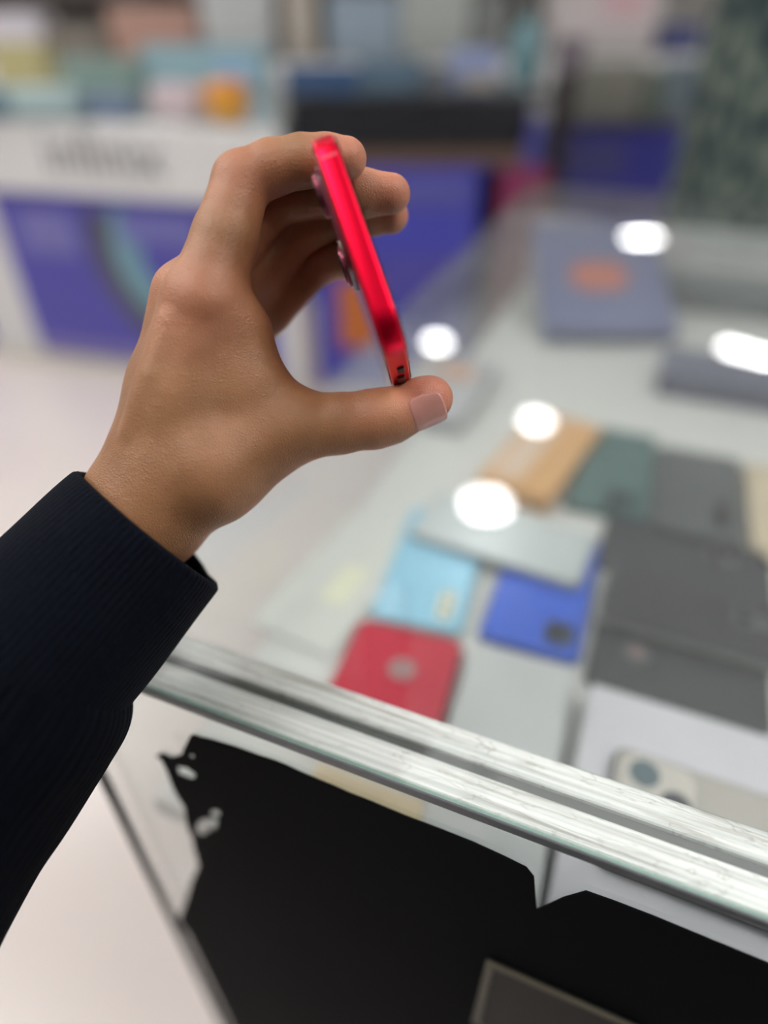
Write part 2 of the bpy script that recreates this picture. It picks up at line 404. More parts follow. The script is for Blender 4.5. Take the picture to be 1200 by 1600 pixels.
# leaning tablet box at the far end
nb = PH(950, 528, SHELF+0.01)
t = thing('tablet_box', 'blue grey tablet box leaning on a stand with an orange print', 'box', (nb.x, nb.y, SHELF), -0.05)
tl = math.radians(22)
def leaning(bm):
    bmesh.ops.rotate(bm, cent=(0, 0, 0), matrix=Matrix.Rotation(tl, 3, 'X'), verts=bm.verts); return bm
obj('tray', leaning(bm_box((0, 0.12, 0.008), (0.182, 0.238, 0.014), 0.002, 1)), cmat((96, 104, 136), 0.5, 0.0), t)
obj('lid', leaning(bm_box((0, 0.12, 0.021), (0.186, 0.242, 0.018), 0.002, 2)), cmat((112, 120, 158), 0.5, 0.0), t)
obj('print', leaning(bm_slab(0.085, 0.06, 0.0298, 0.0306, 0.028, 0, -0.005, 0.11)), cmat((196, 116, 96), 0.5, 0.0), t)
obj('stand', bm_box((0, 0.19, 0.033), (0.12, 0.02, 0.064), 0.002, 1), cmat((150, 152, 152), 0.5, 0.0), t)
# a few more low boxes along the left side of the shelf
carton('phone_box', 'pale grey green retail box lying on the left end of the shelf', PH(535, 905, SHELF), (0.075, 0.16, 0.004), -A-0.1, (203, 206, 202),
       prints=[('top', 0.1, -0.05, 0.3, 0.3, (220, 222, 198))], group='retail boxes in the glass counter')
carton('phone_box', 'grey retail box far along the left side of the shelf', PH(690, 620, SHELF), (0.10, 0.17, 0.02), -A, (176, 178, 182),
       prints=[('top', 0.1, 0.2, 0.4, 0.2, (200, 150, 120))], group='retail boxes in the glass counter')
carton('phone_box', 'dark blue grey retail box behind the cream phone', PH(1130, 610, SHELF), (0.16, 0.09, 0.03), -A, (96, 100, 122), group='retail boxes in the glass counter')
carton('phone_box', 'grey green retail box in the far right of the counter', PH(1140, 470, SHELF), (0.22, 0.16, 0.05), -A, (120, 130, 132), group='retail boxes in the glass counter')

# ------------------------------------------------------------------ red phone in the hand
# phone axes: l = long side (away from the viewer), w = near short edge (upper to lower corner), t = thickness (back to screen)
PZ = 0.208
PW, PL, PT = 0.077, 0.150, 0.0086
el = (cx*((678-600)/F) + cd*((850-800)/F) + fwd).normalized()
p_mid = U(554.5, 360, PZ)
ew = (U(619, 545, PZ)-U(490, 172, PZ)); ew = (ew-el*ew.dot(el)).normalized()
et = ew.cross(el).normalized()
if et.dot(cx) < 0: et = -et
# right-handed local frame: x = w, y = l, z = thickness toward the back (camera bump)
xb, yb = ew, el; zb = xb.cross(yb).normalized()
pc_ = p_mid + el*(PL/2)
mw = Matrix(((xb.x, yb.x, zb.x, pc_.x), (xb.y, yb.y, zb.y, pc_.y), (xb.z, yb.z, zb.z, pc_.z), (0, 0, 0, 1)))
back_sign = 1 if zb.dot(cx) < 0 else -1       # the back faces left
print('phone back sign', back_sign)
phone = thing('smartphone', 'bright red phone held up edge-on between fingers and thumb', 'phone', mw=mw)
def zz(a, b): return (min(a*back_sign, b*back_sign), max(a*back_sign, b*back_sign))
red = mat('red_anodised', lin(236, 0, 50), 0.33, 0.85, 0.03, 60)
redg = mat('red_glass', lin(150, 10, 40), 0.15, 0.0, 0.05, 60)
H_ = PT/2
obj('frame', bm_slab(PW, PL, -H_+0.0006, H_-0.0006, 0.0125, 0.0011, n=14), red, phone, 'glossy red metal frame', smooth=True)
z0, z1 = zz(H_-0.0012, H_)
obj('back_glass', bm_slab(PW-0.0022, PL-0.0022, z0, z1, 0.0115, 0.0004, n=12), redg, phone, 'dark red glass back')
z0, z1 = zz(-H_, -H_+0.0012)
obj('screen', bm_slab(PW-0.0022, PL-0.0022, z0, z1, 0.0115, 0.0004, n=12), mat('screen_glass', (0.012, 0.012, 0.014), 0.06), phone, 'black glass screen')
z0, z1 = zz(H_-0.0002, H_+0.0014)
mod = obj('camera_module', bm_slab(0.037, 0.032, z0, z1, 0.008, 0.0006, -PW/2+0.0265, -PL/2+0.0205), mat('plateau', lin(96, 24, 44), 0.12), phone, 'raised camera plateau')
for (a, b) in ((-PW/2+0.0165, -PL/2+0.0135), (-PW/2+0.0360, -PL/2+0.0275)):
    z0, z1 = zz(H_+0.0012, H_+0.0028); obj('lens_ring', bm_disc(0.0072, z0, z1, a, b, 32, 0.0004), mat('pink_ring', lin(150, 70, 88), 0.25, 0.7), mod)
    z0, z1 = zz(H_+0.0026, H_+0.0033); obj('lens', bm_disc(0.0056, z0, z1, a, b, 28), M['lens'], mod)
z0, z1 = zz(H_+0.0012, H_+0.0017)
obj('flash', bm_disc(0.0026, z0, z1, -PW/2+0.0360, -PL/2+0.0135, 20), mat('flash_lens', lin(230, 220, 200), 0.3), mod)
band = mat('antenna_band', lin(235, 70, 100), 0.5)
obj('antenna_band', bm_box((-PW/2+0.0125, -PL/2+0.0003, 0), (0.0011, 0.0008, PT-0.003), 0.0001, 1), band, phone, 'pale antenna line')
btn = mat('button_dark', lin(96, 10, 26), 0.35, 0.3)
obj('side_switch', bm_box((PW/2+0.0001, -PL/2+0.031, 0.0005), (0.0014, 0.0060, 0.0026), 0.0003, 1), mat('switch_black', lin(24, 8, 10), 0.4), phone, 'small dark side switch')
for yy in (0.045, 0.060):
    obj('volume_button', bm_box((PW/2+0.0002, -PL/2+yy, 0.0), (0.0016, 0.011, 0.0030), 0.0005, 2), btn, phone)

# ------------------------------------------------------------------ the hand: smooth-blended distance field -> one mesh
def hp(px, py, z): return np.array(((px-600)*z/F, (py-800)*z/F, z))      # camera space, millimetres
CH = {}
CH['index'] = [(318, 474, 243, 14.0), (352, 372, 243, 11.8), (377, 284, 243, 10.3), (425, 262, 243, 9.4), (472, 252, 243, 8.9), (510, 250, 243, 8.6), (541, 248, 243, 7.5)]
CH['middle'] = [(300, 470, 260, 13.5), (365, 380, 261, 11.0), (428, 310, 261, 9.8), (512, 300, 261, 9.0), (565, 302, 261, 8.9), (611, 303, 260, 7.6)]
CH['ring'] = [(318, 500, 276, 13.0), (398, 420, 276, 12.0), (460, 360, 276, 10.2), (530, 336, 276, 8.5), (575, 336, 276, 8.2), (611, 337, 275, 7.2)]
CH['pinky'] = [(345, 560, 290, 12.0), (422, 488, 290, 9.0), (492, 417, 290, 8.3), (530, 405, 287, 7.3), (548, 412, 286, 6.6)]
CH['thumb'] = [(335, 735, 255, 18.0), (462, 668, 257, 13.6), (530, 662, 257, 11.6), (585, 655, 257, 11.3), (612, 649, 257, 10.6), (636, 639, 257, 9.3), (662, 627, 257, 9.3), (674, 622, 257, 8.4)]
PALM = [
    [(314, 474, 243, 14.0), (278, 620, 250, 14.5), (224, 795, 258, 19.0)],
    [(292, 462, 260, 13.0), (262, 600, 262, 13.0), (222, 790, 264, 19.0)],
    [(300, 490, 276, 13.0), (276, 610, 274, 13.0), (226, 790, 270, 19.0)],
    [(330, 545, 290, 12.0), (300, 650, 286, 13.0), (240, 795, 274, 18.0)],
    [(345, 480, 246, 12.0), (374, 520, 249, 9.8), (396, 590, 252, 9.5), (452, 655, 256, 11.0)],
    [(320, 560, 250, 14.0), (380, 650, 254, 13.0)],
    [(290, 600, 254, 15.0), (330, 735, 255, 18.0)],
    [(325, 730, 255, 18.5), (250, 790, 260, 20.0)],
    [(345, 530, 286, 12.0), (398, 452, 285, 10.5), (440, 412, 284, 9.0)],
    [(345, 620, 262, 15.0), (300, 720, 268, 18.0)],
    [(218, 806, 264, 22.0), (130, 905, 256, 24.0), (20, 1030, 246, 27.0)],
    [(226, 800, 276, 19.0), (140, 900, 268, 22.0), (30, 1025, 258, 25.0)],
]
allp = np.array([hp(*p[:3]) for ch in list(CH.values())+PALM for p in ch])
VOX = 0.85
lo = allp.min(0)-30; hi = allp.max(0)+30
lo[0] = hp(20, 1030, 246)[0]-20
dims = np.ceil((hi-lo)/VOX).astype(int)+1
gx, gy, gz = [lo[i]+VOX*np.arange(dims[i]) for i in range(3)]
BIG = 60.0
def cone_d(P, a, b, r1, r2):
    ba = b-a; l2 = ba@ba
    t = np.clip(((P-a)@ba)/l2, 0, 1)
    q = P-a-t[..., None]*ba
    return np.sqrt((q*q).sum(-1))-(r1+(r2-r1)*t)
def smin(a, b, k):
    h = np.clip(0.5+0.5*(b-a)/k, 0, 1)
    return b*(1-h)+a*h-k*h*(1-h)
def chain_field(chains, k):
    f = np.full(dims, BIG, np.float32)
    for ch in chains:
        for p, q in zip(ch, ch[1:]):
            a, b = hp(*p[:3]), hp(*q[:3]); r = max(p[3], q[3])+14
            i0 = np.maximum(((np.minimum(a, b)-r-lo)/VOX).astype(int), 0); i1 = np.minimum(((np.maximum(a, b)+r-lo)/VOX).astype(int)+1, dims)
            if (i1 <= i0).any(): continue
            X, Y, Z = np.meshgrid(gx[i0[0]:i1[0]], gy[i0[1]:i1[1]], gz[i0[2]:i1[2]], indexing='ij')
            d = cone_d(np.stack((X, Y, Z), -1), a, b, p[3], q[3]).astype(np.float32)
            s = (slice(i0[0], i1[0]), slice(i0[1], i1[1]), slice(i0[2], i1[2]))
            f[s] = smin(f[s], d, k)
    return f
palm = chain_field(PALM, 9.0)
total = palm.copy()
for nme, ch in CH.items():
    f = chain_field([ch], 2.5)
    total = smin(total, smin(palm, f, 9.0 if nme == 'thumb' else 5.0), 0.9)
# tendon over the index knuckle
ten = chain_field([[(264, 505, 235, 2.4), (236, 585, 236, 2.2), (205, 670, 241, 1.8)]], 1.0)
total = smin(total, ten, 6.0)
def surface_nets(vol):
    n = np.array(vol.shape); ins = vol < 0
    c = np.zeros(n-1, np.int32)
    offs = [(i, j, k) for i in (0, 1) for j in (0, 1) for k in (0, 1)]
    sub = lambda A_, o: A_[o[0]:A_.shape[0]-1+o[0], o[1]:A_.shape[1]-1+o[1], o[2]:A_.shape[2]-1+o[2]]
    for o in offs: c += sub(ins, o)
    act = (c > 0) & (c < 8)
    idx = -np.ones(act.shape, np.int64); cells = np.argwhere(act); idx[act] = np.arange(len(cells))
    acc = np.zeros((len(cells), 3)); cnt = np.zeros(len(cells))
    for a in offs:
        for ax in range(3):
            if a[ax]: continue
            b = list(a); b[ax] = 1
            va = vol[tuple((cells+np.array(a)).T)]; vb = vol[tuple((cells+np.array(b)).T)]
            m_ = (va < 0) != (vb < 0)
            t = np.where(m_, va/np.where(m_, va-vb, 1), 0)
            p = np.tile(np.array(a, float), (len(cells), 1)); p[:, ax] = t
            acc[m_] += p[m_]; cnt[m_] += 1
    V = cells+acc/cnt[:, None]
    Q = []
    for ax in range(3):
        b, d = (ax+1) % 3, (ax+2) % 3
        sa = [slice(1, -1)]*3; sa[ax] = slice(0, -1); sb = list(sa); sb[ax] = slice(1, None)
        A_ = ins[tuple(sa)]; B_ = ins[tuple(sb)]
        e = np.argwhere(A_ != B_)
        flip = A_[tuple(e.T)]
        base = e.copy(); base[:, b] += 1; base[:, d] += 1
        def g(db, dd):
            q = base.copy(); q[:, b] += db; q[:, d] += dd
            return idx[tuple(q.T)]
        q = np.stack((g(-1, -1), g(0, -1), g(0, 0), g(-1, 0)), 1)
        q[~flip] = q[~flip][:, ::-1]
        Q.append(q)
    return V, np.concatenate(Q)
# close the field at its borders
for ax in range(3):
    s = [slice(None)]*3
    for e in (0, -1):
        s[ax] = e; total[tuple(s)] = np.maximum(total[tuple(s)], 1.0)
V, Q = surface_nets(total)
Vmm = lo+V*VOX
Q = Q[(Q >= 0).all(1)]
E_ = np.concatenate([Q[:, [i, (i+1) % 4]] for i in range(4)])
E_ = np.concatenate([E_, E_[:, ::-1]])
deg = np.bincount(E_[:, 0], minlength=len(Vmm))[:, None]
for it in range(6):
    s = np.stack([np.bincount(E_[:, 0], weights=Vmm[E_[:, 1], k], minlength=len(Vmm)) for k in range(3)], 1)
    lam = 0.5 if it % 2 == 0 else -0.52
    Vmm = Vmm+lam*(s/np.maximum(deg, 1)-Vmm)
print('hand verts', len(Vmm))
Rm = np.array(((cx.x, cd.x, fwd.x), (cx.y, cd.y, fwd.y), (cx.z, cd.z, fwd.z)))
Vw = (Vmm/1000)@Rm.T+np.array(CAM)
wrist = U(218, 806, 0.264)
me = bpy.data.meshes.new('arm')
me.from_pydata((Vw-np.array(wrist)).tolist(), [], Q.tolist()); me.update()
for p in me.polygons: p.use_smooth = True
# skin tint: 1 = redder (finger pads, knuckles)
tint = np.zeros(len(Vmm))
for (px, py, z, rad, w_) in ((541, 248, 243, 14, .8), (611, 303, 260, 14, .8), (611, 337, 275, 13, .8), (672, 618, 250, 15, 1.0), (377, 270, 236, 16, .35),
                             (300, 470, 232, 22, .35), (500, 400, 286, 10, .5), (588, 640, 250, 16, .25), (252, 440, 255, 14, .4)):
    d = np.linalg.norm(Vmm-hp(px, py, z), axis=1); tint = np.maximum(tint, w_*np.clip(1.3-d/rad, 0, 1))
at = me.attributes.new('tint', 'FLOAT', 'POINT'); at.data.foreach_set('value', tint.astype(np.float32))
def skin_mat():
    m, N, L, b = new_mat('skin')
    tc = N.new('ShaderNodeTexCoord')
    n1 = N.new('ShaderNodeTexNoise'); n1.inputs['Scale'].default_value = 45; n1.inputs['Detail'].default_value = 6
    L.new(tc.outputs['Object'], n1.inputs['Vector'])
    r = N.new('ShaderNodeValToRGB'); e = r.color_ramp.elements
    e[0].position = 0.3; e[0].color = (*lin(146, 102, 68), 1); e[1].position = 0.7; e[1].color = (*lin(172, 124, 88), 1)
    L.new(n1.outputs['Fac'], r.inputs[0])
    at_ = N.new('ShaderNodeAttribute'); at_.attribute_name = 'tint'
    mx = N.new('ShaderNodeMix'); mx.data_type = 'RGBA'; mx.inputs[7].default_value = (*lin(204, 128, 104), 1)
    L.new(at_.outputs['Fac'], mx.inputs[0]); L.new(r.outputs[0], mx.inputs[6])
    L.new(mx.outputs[2], b.inputs['Base Color'])
    b.inputs['Roughness'].default_value = 0.45
    b.inputs['Subsurface Weight'].default_value = 0.25; b.inputs['Subsurface Radius'].default_value = (1, 0.35, 0.2); b.inputs['Subsurface Scale'].default_value = 0.003
    v1 = N.new('ShaderNodeTexVoronoi'); v1.inputs['Scale'].default_value = 900; v1.feature = 'DISTANCE_TO_EDGE'
    L.new(tc.outputs['Object'], v1.inputs['Vector'])
    n2 = N.new('ShaderNodeTexNoise'); n2.inputs['Scale'].default_value = 320; n2.inputs['Detail'].default_value = 5
    L.new(tc.outputs['Object'], n2.inputs['Vector'])
    b1 = N.new('ShaderNodeBump'); b1.inputs['Strength'].default_value = 0.5; b1.inputs['Distance'].default_value = 0.0005
    b2 = N.new('ShaderNodeBump'); b2.inputs['Strength'].default_value = 0.28; b2.inputs['Distance'].default_value = 0.0007
    L.new(v1.outputs['Distance'], b1.inputs['Height']); L.new(n2.outputs['Fac'], b2.inputs['Height'])
    L.new(b1.outputs[0], b2.inputs['Normal']); L.new(b2.outputs[0], b.inputs['Normal'])
    return m
person = thing('person', 'outstretched hand in dark navy knit sleeve holding up the red phone', 'person', wrist)
arm = obj('arm', me, skin_mat(), person, 'bare brown hand and wrist')
# thumbnail: a thin plate lifted off the thumb surface
nc = hp(678, 632, 248); ax_l = hp(669, 626, 257)-hp(625, 643, 257); ax_l /= np.linalg.norm(ax_l)
nrm_dir = np.array((0.24, 0.56, -0.78)); nrm_dir -= ax_l*(nrm_dir@ax_l); nrm_dir /= np.linalg.norm(nrm_dir)
ax_s = np.cross(nrm_dir, ax_l)
tipc = hp(669, 626, 257)
bm = bmesh.new(); NU, NV = 14, 14; gridv = {}
for i in range(NU+1):
    for j in range(NV+1):
        s = (i/NU-0.5)*2; q = (j/NV-0.5)*2
        k = math.sqrt(max(0, 1-abs(s)**4))*0.30+0.70
        along = -2.2+q*6.6*k; ang = s*0.80*(1-0.12*max(0, q))
        rr = 10.05+0.045*(along+1)*-1
        p = tipc+ax_l*along+rr*(nrm_dir*math.cos(ang)+ax_s*math.sin(ang))-nrm_dir*(0.3 if q > 0 else 0.3+0.5*max(0, -q-0.6))
        w_ = (p/1000)@Rm.T+np.array(CAM)-np.array(wrist)
        gridv[i, j] = bm.verts.new(w_)
for i in range(NU):
    for j in range(NV): bm.faces.new((gridv[i, j], gridv[i+1, j], gridv[i+1, j+1], gridv[i, j+1]))
nail = obj('thumbnail', bm, mat('nail', lin(206, 146, 134), 0.22, 0, 0.05, 200, coat=0.3), arm, 'pale pink thumbnail', smooth=True)
sm = nail.modifiers.new('thick', 'SOLIDIFY'); sm.thickness = 0.0006; sm.offset = 0

# ------------------------------------------------------------------ sleeve
def cloth_mat(name, col, rib_scale, rib_strength):
    m, N, L, b = new_mat(name)
    uv = N.new('ShaderNodeUVMap')
    tc = N.new('ShaderNodeTexCoord')
    w = N.new('ShaderNodeTexWave'); w.wave_type = 'BANDS'; w.bands_direction = 'X'; w.inputs['Scale'].default_value = rib_scale
    w.inputs['Distortion'].default_value = 0.6; w.inputs['Detail'].default_value = 2
    L.new(uv.outputs[0], w.inputs['Vector'])
    n = N.new('ShaderNodeTexNoise'); n.inputs['Scale'].default_value = 900; n.inputs['Detail'].default_value = 6
    L.new(tc.outputs['Object'], n.inputs['Vector'])
    r = N.new('ShaderNodeValToRGB'); e = r.color_ramp.elements
    e[0].position = 0.3; e[0].color = (*[c*0.6 for c in col], 1); e[1].position = 0.62; e[1].color = (*[c*1.4 for c in col], 1)
    k = e.new(0.80); k.color = (*[c*3 for c in col], 1)
    L.new(n.outputs['Fac'], r.inputs[0]); L.new(r.outputs[0], b.inputs['Base Color'])
    b.inputs['Roughness'].default_value = 0.95; b.inputs['Specular IOR Level'].default_value = 0.06
    b.inputs['Sheen Weight'].default_value = 0.015; b.inputs['Sheen Roughness'].default_value = 0.5
    b1 = N.new('ShaderNodeBump'); b1.inputs['Strength'].default_value = rib_strength; b1.inputs['Distance'].default_value = 0.0009
    b2 = N.new('ShaderNodeBump'); b2.inputs['Strength'].default_value = 0.5; b2.inputs['Distance'].default_value = 0.0006
    L.new(w.outputs['Fac'], b1.inputs['Height']); L.new(n.outputs['Fac'], b2.inputs['Height'])
    L.new(b1.outputs[0], b2.inputs['Normal']); L.new(b2.outputs[0], b.inputs['Normal'])
    return m
def tube(path, n=120, sub=10, wob=0.0, ribs=0, rib_h=0.0, seed=0):
    """path: (px,py,z_mm,half_side_mm,half_depth_mm,lateral_shift). Returns a bmesh in wrist space with uv"""
    rng = np.random.RandomState(seed)
    P = [hp(*p[:3]) for p in path]
    rings = []
    bm = bmesh.new(); uvl = bm.loops.layers.uv.new('UVMap')
    seglist = []
    for i in range(len(path)-1):
        for j in range(sub):
            seglist.append((i, j/sub))
    seglist.append((len(path)-2, 1.0))
    ph = rng.uniform(0, 6.28, 6)
    L_ = 0; prev = None; lens = []
    for (i, t) in seglist:
        def cr(a):      # Catmull-Rom
            g = lambda k: a[min(max(k, 0), len(a)-1)]
            p0, p1, p2, p3 = g(i-1), g(i), g(i+1), g(i+2)
            return 0.5*((2*p1)+(-p0+p2)*t+(2*p0-5*p1+4*p2-p3)*t*t+(-p0+3*p1-3*p2+p3)*t**3)
        c = cr(P); c2 = cr([np.array(p[3:5]) for p in path])
        tan = P[min(i+1, len(P)-1)]-P[max(i, 0)] if t < .5 or i+2 >= len(P) else P[i+2]-P[i]
        tan = P[i+1]-P[i] if i+2 >= len(P) else (P[i+1]-P[i])*(1-t)+(P[i+2]-P[i+1])*t
        tan = tan/np.linalg.norm(tan)
        e2 = np.array((0, 0, 1.))-tan*tan[2]; e2 /= np.linalg.norm(e2); e1 = np.cross(tan, e2)
        if prev is not None: L_ += np.linalg.norm(c-prev)
        prev = c; lens.append(L_)
        ring = []
        for k in range(n):
            a = 2*math.pi*k/n
            w_ = wob*(math.sin(2*a+ph[0]+L_*0.05)+0.6*math.sin(3*a+ph[1]-L_*0.09)+0.4*math.sin(5*a+ph[2]+L_*0.13))
            if ribs: w_ += rib_h*abs(math.sin(a*ribs/2))
            q = c+e1*math.cos(a)*(c2[0]+w_)+e2*math.sin(a)*(c2[1]+w_)
            ring.append(bm.verts.new((q/1000)@Rm.T+np.array(CAM)-np.array(wrist)))
        rings.append(ring)
    for i, (a, b) in enumerate(zip(rings, rings[1:])):
        for k in range(n):
            fce = bm.faces.new((a[k], a[(k+1) % n], b[(k+1) % n], b[k]))
            for lp, (uu, vv) in zip(fce.loops, ((k, i), (k+1, i), (k+1, i+1), (k, i+1))):
                lp[uvl].uv = (uu/n, lens[min(vv, len(lens)-1)]/100)
    return bm
navy = lin(11, 14, 23)
cuff = obj('cuff', tube([(229, 836, 258, 33.0, 34.0), (224, 841, 258, 33.8, 35), (150, 922, 253, 35.6, 37), (45, 1036, 242, 36.5, 38), (-60, 1150, 238, 37, 39)], wob=0.35, seed=3),
           cloth_mat('navy_cuff_knit', navy, 30, 0.35), person, 'smooth dark navy knit cuff', smooth=True)
slv = obj('sleeve', tube([(62, 1014, 248, 30, 31), (54, 1024, 248, 37.5, 39), (36, 1050, 246, 41.5, 43), (0, 1098, 242, 43, 45), (-75, 1200, 235, 43.5, 46), (-240, 1430, 218, 46, 48), (-420, 1700, 200, 52, 54)], n=240, wob=0.7, ribs=150, rib_h=0.9, seed=5),
          cloth_mat('navy_sleeve_knit', tuple(c*0.75 for c in navy), 22, 0.6), person, 'ribbed dark navy sleeve', smooth=True)
for o_ in (cuff, slv):
    s_ = o_.modifiers.new('thick', 'SOLIDIFY'); s_.thickness = 0.002; s_.offset = -1

# unseen rest of the figure, added behind the camera to darken the pane's reflection
def loft(stations, n=40):
    bm = bmesh.new(); rings = []
    for (x, y, z, a_, b_) in stations:
        rings.append([bm.verts.new((x+a_*math.cos(2*math.pi*i/n)-wrist.x, y+b_*math.sin(2*math.pi*i/n)-wrist.y, z-wrist.z)) for i in range(n)])
    for p, q in zip(rings, rings[1:]):
        for i in range(n): bm.faces.new((p[i], p[(i+1) % n], q[(i+1) % n], q[i]))
    bm.faces.new(rings[0][::-1]); bm.faces.new(rings[-1]); return bm
jk = cloth_mat('navy_body_knit', navy, 30, 0.3)
obj('unseen_jacket', loft([(0.05, -0.33, 0.78, 0.20, 0.13), (0.05, -0.33, 0.9, 0.205, 0.135), (0.05, -0.33, 1.1, 0.21, 0.13), (0.05, -0.33, 1.25, 0.22, 0.125),
                    (0.05, -0.34, 1.36, 0.20, 0.10), (0.05, -0.35, 1.42, 0.10, 0.07), (0.05, -0.35, 1.46, 0.06, 0.06)]), jk, person, smooth=True)
obj('upper_sleeve', loft([(-0.20, 0.055, 0.90, 0.045, 0.05), (-0.20, 0.02, 0.96, 0.055, 0.065), (-0.20, -0.08, 1.06, 0.058, 0.075), (-0.19, -0.20, 1.18, 0.062, 0.085),
                         (-0.15, -0.31, 1.31, 0.07, 0.085), (-0.12, -0.33, 1.36, 0.06, 0.06)]), jk, person, smooth=True)
tr_ = mat('black_trousers', lin(16, 17, 20), 0.9, 0, 0.2, 40)
for sx in (-0.09, 0.19):
    obj('unseen_trouser_leg', loft([(sx, -0.31, 0.05, 0.085, 0.10), (sx, -0.31, 0.25, 0.088, 0.095), (sx, -0.32, 0.5, 0.10, 0.10), (0.05+(sx-0.05)*0.75, -0.33, 0.80, 0.12, 0.125)]), tr_, person, smooth=True)
    obj('unseen_shoe', loft([(sx, -0.26, 0.0, 0.048, 0.14), (sx, -0.26, 0.03, 0.05, 0.142), (sx, -0.28, 0.07, 0.045, 0.11), (sx, -0.31, 0.11, 0.045, 0.06)]), tr_, person, smooth=True)

# ------------------------------------------------------------------ other counters behind
def fr(px, py, d):               # point on the vertical plane Y = d
    return PV(px, py, Vector((0, d, 0)), Vector((0, 1, 0)))
# left counter with purple front
a0 = math.radians(17)
G = PH(250, 598, 0.0)
ul = Vector((math.cos(a0), -math.sin(a0), 0)); vl = Vector((math.sin(a0), math.cos(a0), 0))
def LF(px, py):
    p = PV(px, py, G, vl); return (p-G).dot(ul), p.z
xr = LF(440, 215)[0]; zt = LF(250, 196)[1]; zw = LF(250, 312)[1]; xl = -1.6
print('left counter: right', xr, 'top', zt, 'white/purple', zw)
lc = thing('display_counter', 'far counter with white fascia over a purple poster front', 'counter', (G.x, G.y, 0), -a0)
LD = 1.15
def lprism(y0, y1, z0, z1, dx=0.0):
    t_ = math.tan(a0); bm = bmesh.new(); ps = [(xl, y0), (xr+dx, y0), (xr+dx-t_*(y1-y0), y1), (xl, y1)]
    lo_ = [bm.verts.new((x, y, z0)) for x, y in ps]; hi_ = [bm.verts.new((x, y, z1)) for x, y in ps]
    bm.faces.new(lo_[::-1]); bm.faces.new(hi_)
    for i in range(4): bm.faces.new((lo_[i], lo_[(i+1) % 4], hi_[(i+1) % 4], hi_[i]))
    bmesh.ops.bevel(bm, geom=list(bm.edges), offset=0.004, segments=1, affect='EDGES'); return bm
obj('body', lprism(0.03, LD-0.02, 0, zw-0.005, -0.012), M['white'], lc)
obj('fascia', lprism(-0.02, LD, zw, zt), M['white'], lc, 'white fascia board')
obj('top_glass', lprism(0, LD, zt+0.001, zt+0.009), M['glass'], lc)
def lpanel(name, x0, x1, z0, z1, m_, y=0.02, label=None):
    return obj(name, bm_box(((x0+x1)/2, y, (z0+z1)/2), (x1-x0, 0.012, z1-z0), 0.002, 1), m_, lc, label)
pxl = LF(75, 560)[0]-0.03
zb_ = LF(130, 560)[1]
lpanel('poster', pxl, xr-0.09, zb_, zw, M['purple'], 0.02, 'purple phone poster')
lpanel('kick_board', xl, xr, 0.0, 0.06, M['cream'], 0.022)
lpanel('poster', xl+0.05, pxl-0.25, zb_, zw, M['purple'], 0.02, 'purple phone poster')
lpanel('poster_band', pxl+0.01, xr-0.10, zb_+0.005, zb_+0.07, cmat((128, 120, 172), 0.5, 0.0), 0.012)
lpanel('poster_patch', LF(20, 330)[0], LF(105, 330)[0], LF(60, 395)[1], LF(60, 330)[1], cmat((120, 118, 182), 0.5, 0.0), 0.011)
lpanel('poster_patch', LF(180, 330)[0], LF(300, 330)[0], LF(240, 385)[1], LF(240, 335)[1], cmat((112, 112, 180), 0.5, 0.0), 0.011)
def arc(name, cpx, r0, r1, a_0, a_1, m_, y):
    cx0, cz0 = LF(*cpx); bm = bmesh.new(); vs_ = []
    for i in range(25):
        a = math.radians(a_0+(a_1-a_0)*i/24)
        vs_.append([bm.verts.new((cx0+r*math.cos(a), y_, cz0+r*math.sin(a))) for r, y_ in ((r0, y), (r1, y), (r1, y+0.006), (r0, y+0.006))])
    for p, q in zip(vs_, vs_[1:]):
        for k in range(4): bm.faces.new((p[k], p[(k+1) % 4], q[(k+1) % 4], q[k]))
    bm.faces.new(vs_[0]); bm.faces.new(vs_[-1][::-1])
    return obj(name, bm, m_, lc)
arc('poster_ring', (290, 400), 0.30, 0.40, 160, 262, cmat((84, 84, 104), 0.5, 0.0), 0.008)
arc('poster_ring', (290, 400), 0.19, 0.30, 150, 265, cmat((116, 158, 172), 0.5, 0.0), 0.0075)
# fascia lettering
tcu = bpy.data.curves.new('lettering', 'FONT'); tcu.body = 'infinix'; tcu.size = 0.19; tcu.extrude = 0.003; tcu.align_x = 'CENTER'
to = bpy.data.objects.new('lettering', tcu); C.objects.link(to)
dg = bpy.context.evaluated_depsgraph_get(); tme = bpy.data.meshes.new_from_object(to.evaluated_get(dg)); bpy.data.objects.remove(to)
lx, lz = LF(172, 272)
tme.transform(Matrix.Translation((lx, -0.0225, lz)) @ Matrix.Rotation(math.pi/2, 4, 'X')); tme.materials.clear()
obj('lettering', tme, cmat((140, 140, 144), 0.5, 0.0), lc, 'grey fascia lettering')

# black counter to its right
D2 = 2.38
bx0 = max(fr(445, 200, D2).x, (G+ul*xr).x+0.012); bx1 = fr(825, 200, D2).x
zk0 = fr(640, 230, D2).z; zk1 = fr(640, 152, D2).z; zbr = fr(640, 262, D2).z
bc = thing('display_counter', 'far counter with black fascia and blue poster front', 'counter', ((bx0+bx1)/2, D2, 0), 0)
W2 = bx1-bx0; xm = (bx0+bx1)/2
obj('body', bm_box((0, 0.33, zbr/2), (W2-0.02, 0.6, zbr), 0.004, 1), M['cream'], bc)
obj('fascia', bm_box((0, 0.32, (zk0+zk1)/2), (W2, 0.66, zk1-zk0), 0.006, 1), M['black'], bc, 'black fascia board')
obj('wood_band', bm_box((0, 0.325, (zk0+zbr)/2), (W2-0.01, 0.63, zk0-zbr-0.002), 0.003, 1), mat('brown_wood', lin(104, 84, 72), 0.5, 0, 0.2, 12), bc, 'brown wooden band')
